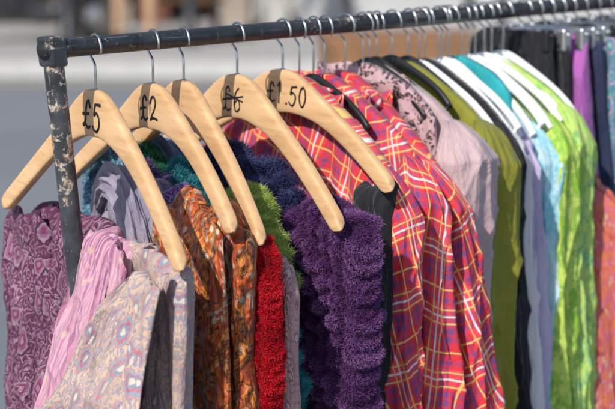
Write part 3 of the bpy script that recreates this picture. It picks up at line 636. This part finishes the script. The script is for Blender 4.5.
def sbox(name,r0,r1,f0,f1,z0,z1,mat,kind='structure'):
    v,f=box(r0,r1,f0,f1,z0,z1); o=mkobj(name,v,f,mat,smooth=False,loc=bg(0,0),rot=BGROT); o['kind']=kind
    o['label']=name.replace('_',' ')+' of the shopping street'; return o
v=np.array([(-600,-600,0),(600,-600,0),(600,600,0),(-600,600,0)],float)
gr=mkobj('ground',v,[[0,1,2,3]],ASPH,smooth=False); gr['kind']='structure'; gr['label']='grey asphalt ground of the street'
pv=sbox('pavement',-60,60,KF+.15,24,.004,.13,SLAB)
kb=sbox('kerb',-60,60,KF,KF+.147,.004,.134,simple('kerb_granite',(.55,.54,.52),.8,scale=8))
ln=sbox('road_marking',-60,60,KF-.55,KF-.43,.004,.008,simple('faded_yellow_paint',(.50,.42,.20),.8,scale=10))

def shop(r0,r1,h,wallc,framec,riserc,label,bays,doorbay):
    e=empty('shop_building',label,'building',bg((r0+r1)/2,21.5),BGROT); w=r1-r0
    WM=simple('masonry_'+label.split()[0],wallc,.85,scale=2); FM=simple('shop_frame_'+label.split()[0],framec,.45,scale=5); RM=simple('stall_riser_'+label.split()[0],riserc,.6,scale=3)
    GL=M('window_glass',.08,spec=.8); GL.col((.03,.035,.04)); GL=GL.m
    parts=[box(-w/2,w/2,.35,6,3.3,h)]
    parts.append(box(-w/2,w/2,2.2,6,.13,3.3))
    for s in(-1,1): parts.append(box(s*(w/2)-(.35 if s>0 else 0),s*(w/2)+(.35 if s<0 else 0),.0,2.2,.13,3.3))
    nb=bays; bw=(w-.7)/nb
    ww=[-w/2+.35+bw*i for i in range(nb+1)]
    v,f=join(parts); mkobj('wall',v,f,WM,smooth=False,parent=e)
    v,f=box(-w/2,w/2,-.05,.35,3.303,3.75); mkobj('fascia',v,f,FM,smooth=False,parent=e)
    v,f=join([box(-w/2-.03,w/2+.03,-.15,.36,3.753,3.9),box(-w/2-.03,w/2+.03,.2,6.0,h+.003,h+.3)]); mkobj('cornice',v,f,WM,smooth=False,parent=e)
    for i in range(nb):
        a,b=ww[i]+.06,ww[i+1]-.06
        if i==doorbay:
            v,f=box(a+.3,b-.3,1.2,1.26,.14,2.4); d=mkobj('door',v,f,FM,smooth=False,parent=e)
            v,f=tube([(b-.45,1.16,1.0),(b-.45,1.16,1.4)],.015,8); mkobj('handle',v,f,WIRE,parent=d)
            continue
        v,f=box(a,b,.12,.4,.133,.62); mkobj('stall_riser',v,f,RM,smooth=False,parent=e)
        v,f=join([box(a,b,.10,.22,.623,.70),box(a,b,.10,.22,3.15,3.27)]+[box(x-.04,x+.04,.10,.22,.703,3.147) for x in (a+.04,(a+b)/2,b-.04)]); wf=mkobj('window',v,f,FM,smooth=False,parent=e)
        v,f=box(a+.09,b-.09,.15,.17,.72,3.13); mkobj('glass',v,f,GL,smooth=False,parent=wf)
    nu=max(2,int(w/2.2))
    for fl in range(int((h-4.2)/2.8)):
        for i in range(nu):
            x=-w/2+w*(i+.5)/nu; z=4.6+fl*2.8; hwn=min(.55,w/nu*.36)
            v,f=join([box(x-hwn,x+hwn,.31,.347,z-.08,z),box(x-hwn,x-hwn+.07,.31,.347,z+.003,z+1.6),box(x+hwn-.07,x+hwn,.31,.347,z+.003,z+1.6),box(x-hwn,x+hwn,.31,.347,z+1.603,z+1.68),box(x-hwn+.07,x+hwn-.07,.32,.347,z+.75,z+.82)])
            wf=mkobj('window',v,f,WHTP,smooth=False,parent=e)
            v,f=box(x-hwn+.075,x+hwn-.075,.335,.344,z+.01,z+1.595); mkobj('glass',v,f,GL,smooth=False,parent=wf)
shop(-13,-2.2,9.6,(.22,.12,.08),(.02,.018,.016),(.02,.018,.018),'red brick corner shop with black painted shopfront',4,1)
shop(-2.15,-.6,9.9,(.36,.30,.25),(.20,.07,.04),(.16,.06,.035),'cream rendered shop with brown wooden shopfront',2,1)
shop(-.55,9.5,9.2,(.46,.44,.41),(.50,.49,.47),(.48,.48,.48),'pale stone shop with cream painted shopfront',5,3)

BM=simple('bollard_paint',(.03,.03,.035),.4)
def bollard(r,f):
    v,fa=tube([(0,0,.13),(0,0,.2),(0,0,.22),(0,0,.95),(0,0,.97),(0,0,1.0),(0,0,1.05),(0,0,1.08)],[.09,.09,.06,.055,.07,.07,.05,.01],18)
    o=mkobj('bollard',v,fa,BM,label='black iron bollard on the far pavement',cat='bollard',loc=bg(r,f)); o['group']='bollards along the far kerb'
for r in(-2.15,-1.05,.35,1.75): bollard(r,18.9)

sc=empty('motor_scooter','black motor scooter parked on the far pavement','scooter',bg(-2.55,19.2,.13),BGROT)
BP=simple('scooter_paint',(.02,.02,.024),.3,spec=.6); TY=simple('tyre_rubber',(.02,.02,.02),.8)
v,f=tube(smoothp([(-.62,0,.52),(-.30,0,.50),(-.05,0,.30),(.25,0,.28),(.42,0,.55),(.50,0,.92)],6),[.10]*6+[.13]*6+[.10]*6+[.09]*6+[.08]*6+[.06],14); mkobj('body',v,f,BP,parent=sc)
v,f=tube(smoothp([(-.72,0,.74),(-.35,0,.76),(-.02,0,.72)],6),[.07]*4+[.10]*6+[.08]*3,14); mkobj('seat',v,f,TY,parent=sc)
v,f=tube([(.46,-.30,1.0),(.48,0,.98),(.46,.30,1.0)],.018,10); mkobj('handlebar',v,f,BP,parent=sc)
v,f=tube([(.56,0,.86),(.62,0,.86)],.07,16); mkobj('headlight',v,f,WIRE,parent=sc)
for x in(-.55,.62):
    an=np.linspace(0,2*np.pi,25)
    v,f=tube([(x+.19*math.cos(a),0,.24+.19*math.sin(a)) for a in an],.05,12); wh_=mkobj('wheel',v,f,TY,parent=sc)
    v,f=tube([(x,-.03,.24),(x,.03,.24)],.13,18); mkobj('rim',v,f,WIRE,parent=wh_)
v,f=tube([(.50,0,.80),(.62,0,.24)],.03,10); mkobj('fork',v,f,BP,parent=sc)

def person(joints,edges,label,loc,rot,clothes,skinc,hairc,heady):
    e=empty('person',label,'person',loc,rot)
    me=bpy.data.meshes.new('body'); me.from_pydata([j[:3] for j in joints],edges,[])
    o=bpy.data.objects.new('body',me); COL.objects.link(o); o.parent=e
    md=o.modifiers.new('skin','SKIN'); md.use_smooth_shade=True
    for i,j in enumerate(joints): me.skin_vertices[0].data[i].radius=(j[3],j[3]*(j[4] if len(j)>4 else 1))
    me.skin_vertices[0].data[0].use_root=True
    sb=o.modifiers.new('sub','SUBSURF'); sb.levels=2; sb.render_levels=2
    m=M('person_clothes',.85); x,y,z=m.sep(m.obj)
    zf=m.ramp(m.math('MULTIPLY',z,1/2.0),clothes,'CONSTANT'); m.col(zf); m.bump(m.noise(m.obj,14,3),.5,.02); me.materials.append(m.m)
    SKN=simple('skin',skinc,.55,scale=20); HM=simple('hair',hairc,.6,scale=90)
    hx,hy,hz=heady
    n,mm=24,24; a=np.linspace(.02,np.pi-.02,n)[:,None]; b=np.linspace(0,2*np.pi,mm,endpoint=False)[None,:]
    X=.075*np.sin(a)*np.cos(b); Z=.115*np.cos(a)+0*b; Y=.092*np.sin(a)*np.sin(b); X=X*np.where(Z<0,1+Z*2.2,1); Y=Y-.015*np.exp(-((Z+.02)/.02)**2)*np.exp(-(X/.014)**2)*(Y<0)
    V=np.stack([X+hx,Y+hy,Z+hz],-1).reshape(-1,3)
    hd=mkobj('head',V,gridfaces(n,mm,True),SKN,parent=e)
    V2=np.stack([X*1.1+hx,Y*1.08+hy+.012,np.maximum(Z,-.02-.05*(Y>0))*1.08+hz+.008],-1).reshape(n,mm,3)[:13].reshape(-1,3)
    mkobj('hair',V2,gridfaces(13,mm,True),HM,parent=hd)
    for s in(-1,1):
        v,f=tube([(hx+s*.03,hy-.083,hz+.002),(hx+s*.03,hy-.091,hz+.002)],.009,10); mkobj('eye',v,f,INK,parent=hd)
        v,f=tube([(hx+s*.072,hy,hz-.03),(hx+s*.08,hy+.005,hz),(hx+s*.074,hy+.01,hz+.03)],[.008,.014,.01],8); mkobj('ear',v,f,SKN,parent=hd)
    v,f=tube([(hx-.02,hy-.075,hz-.055),(hx,hy-.082,hz-.057),(hx+.02,hy-.075,hz-.055)],.005,8); mkobj('mouth',v,f,SKN,parent=hd)
    for (wx,wy,wz),(dx,dy,dz) in HANDS:
        W=np.array((wx,wy,wz)); d=np.array((dx,dy,dz),float); d/=np.linalg.norm(d); sd=np.cross(d,(0,0,1)); sd/=np.linalg.norm(sd)+1e-9
        ps=[tube([W-d*.01,W+d*.03,W+d*.085],[.024,.036,.034],10,sx=.5)]
        for k,lnn in zip((-1.5,-.5,.5,1.5),(.06,.075,.078,.066)): 
            s0=W+d*.08+sd*k*.017; ps.append(tube([s0,s0+d*lnn*.5,s0+d*lnn-np.array((0,0,.012))],[.009,.0085,.007],8))
        ps.append(tube([W+d*.02+sd*.03,W+d*.05+sd*.055,W+d*.08+sd*.062],[.011,.010,.008],8))
        v,f=join(ps); mkobj('hand',v,f,SKN,parent=e)
    return e
jt=[(0,0,.50,.15,.8),(0,-.02,.72,.14,.75),(0,-.06,.98,.16,.7),(0,-.05,1.10,.07),(0,-.06,1.18,.05),
 (.10,-.06,.50,.09),(.13,-.42,.53,.068),(.13,-.44,.12,.045),(.13,-.50,.055,.042),(.13,-.62,.04,.035),
 (-.10,-.06,.50,.09),(-.14,-.42,.53,.068),(-.16,-.40,.12,.045),(-.16,-.46,.055,.042),(-.16,-.58,.04,.035),
 (.19,-.05,1.03,.06),(.25,-.10,.78,.05),(.16,-.34,.62,.034),(-.19,-.05,1.03,.06),(-.26,-.10,.78,.05),(-.15,-.34,.62,.034)]
ed=[(0,1),(1,2),(2,3),(3,4),(0,5),(5,6),(6,7),(7,8),(8,9),(0,10),(10,11),(11,12),(12,13),(13,14),(2,15),(15,16),(16,17),(2,18),(18,19),(19,20)]
HANDS=[((.155,-.35,.615),(-.1,-1,-.25)),((-.145,-.35,.615),(.1,-1,-.25))]
person(jt,ed,'seated person in tan jacket with hands on knees',bg(-1.55,19.4,.13),BGROT,[(0,(.03,.02,.015)),(.05,(.45,.28,.17)),(.30,(.48,.30,.16))],(.55,.33,.24),(.05,.03,.02),(0,-.07,1.30))
bench=empty('bench','wooden street bench on the far pavement','bench',bg(-1.55,19.45,.13),BGROT)
BW=simple('bench_wood',(.16,.08,.04),.6)
v,f=join([box(-.8,.8,y,y+.09,.37,.41) for y in(-.2,-.09,.02,.13)]); mkobj('seat',v,f,BW,smooth=False,parent=bench)
v,f=join([box(-.8,.8,.24,.27,z,z+.09) for z in(.55,.67,.79)]); mkobj('backrest',v,f,BW,smooth=False,parent=bench)
for x in(-.7,.7):
    v,f=join([box(x-.03,x+.03,-.2,-.14,0,.367),box(x-.03,x+.03,.28,.34,0,.88),box(x-.03,x+.03,-.137,.277,.30,.36)]); mkobj('leg',v,f,BM,smooth=False,parent=bench)
jt=[(0,0,.95,.13,.75),(0,0,1.15,.125,.75),(0,0,1.38,.16,.65),(0,0,1.48,.07),(0,0,1.56,.05),
 (.09,0,.90,.085),(.10,-.16,.50,.06),(.10,-.10,.12,.042),(.10,-.16,.055,.042),(.10,-.28,.04,.034),
 (-.09,0,.90,.085),(-.10,.10,.48,.06),(-.10,.30,.13,.042),(-.10,.27,.06,.042),(-.10,.16,.03,.034),
 (.19,0,1.42,.06),(.25,.05,1.14,.046),(.25,-.05,.90,.032),(-.19,0,1.42,.06),(-.25,-.02,1.14,.046),(-.24,-.16,.92,.032)]
HANDS=[((.25,-.055,.89),(0,-.3,-1)),((-.24,-.165,.91),(0,-.4,-1))]
person(jt,ed,'walking person in grey coat and pale trousers',bg(-.35,20.6,.13),BGROT-1.4,[(0,(.02,.02,.02)),(.05,(.40,.38,.36)),(.42,(.22,.24,.28))],(.55,.33,.24),(.20,.14,.06),(0,0,1.68))

st=empty('market_table','brown wooden table standing in the road','table',bg(.44,9.4,0),BGROT+.1)
TW=simple('table_wood',(.30,.15,.07),.7,scale=8)
v,f=join([box(-.38,.34,-.35+.14*i,-.22+.14*i,.92,.955) for i in range(5)]); mkobj('table_top',v,f,TW,smooth=False,parent=st)
v,f=join([box(-.36,.32,-.345,-.32,.40,.917),box(-.36,-.335,-.315,.33,.40,.917),box(.295,.32,-.315,.33,.40,.917)]); mkobj('apron',v,f,TW,smooth=False,parent=st)
for x in(-.34,.25):
    for y in(-.31,.28):
        v,f=box(x,x+.05,y,y+.05,0,.397); mkobj('leg',v,f,TW,smooth=False,parent=st)

# ------------------------------------------------------------------ light, camera
W=bpy.data.worlds.new('World'); S.world=W; W.use_nodes=True; nt=W.node_tree
sky=nt.nodes.new('ShaderNodeTexSky'); sky.sky_type='NISHITA'; sky.sun_disc=False
SD=(-FW*.80-RT*.50); SD.normalize(); EL=R(40)
sd=Vector((SD.x*math.cos(EL),SD.y*math.cos(EL),math.sin(EL)))
sky.sun_elevation=EL; sky.sun_rotation=math.atan2(SD.x,SD.y)
nt.links.new(sky.outputs[0],nt.nodes['Background'].inputs[0]); nt.nodes['Background'].inputs[1].default_value=.15
L=bpy.data.lights.new('sun','SUN'); L.energy=4.7; L.angle=R(.8); L.color=(1,.955,.88); lo=bpy.data.objects.new('sun',L); COL.objects.link(lo)
lo.rotation_euler=(-sd).to_track_quat('-Z','Y').to_euler()
c=bpy.data.cameras.new('camera'); co=bpy.data.objects.new('camera',c); COL.objects.link(co); S.camera=co
c.sensor_width=36; c.lens=36*2100/615; c.clip_end=2000; c.clip_start=.05
mt=Matrix((RT,CU,-AX)).transposed().to_4x4(); mt.translation=CAM; co.matrix_world=mt
c.dof.use_dof=True; c.dof.focus_distance=2.17; c.dof.aperture_fstop=6.3
S.view_settings.view_transform='Standard'; S.view_settings.look='None'; S.view_settings.exposure=0
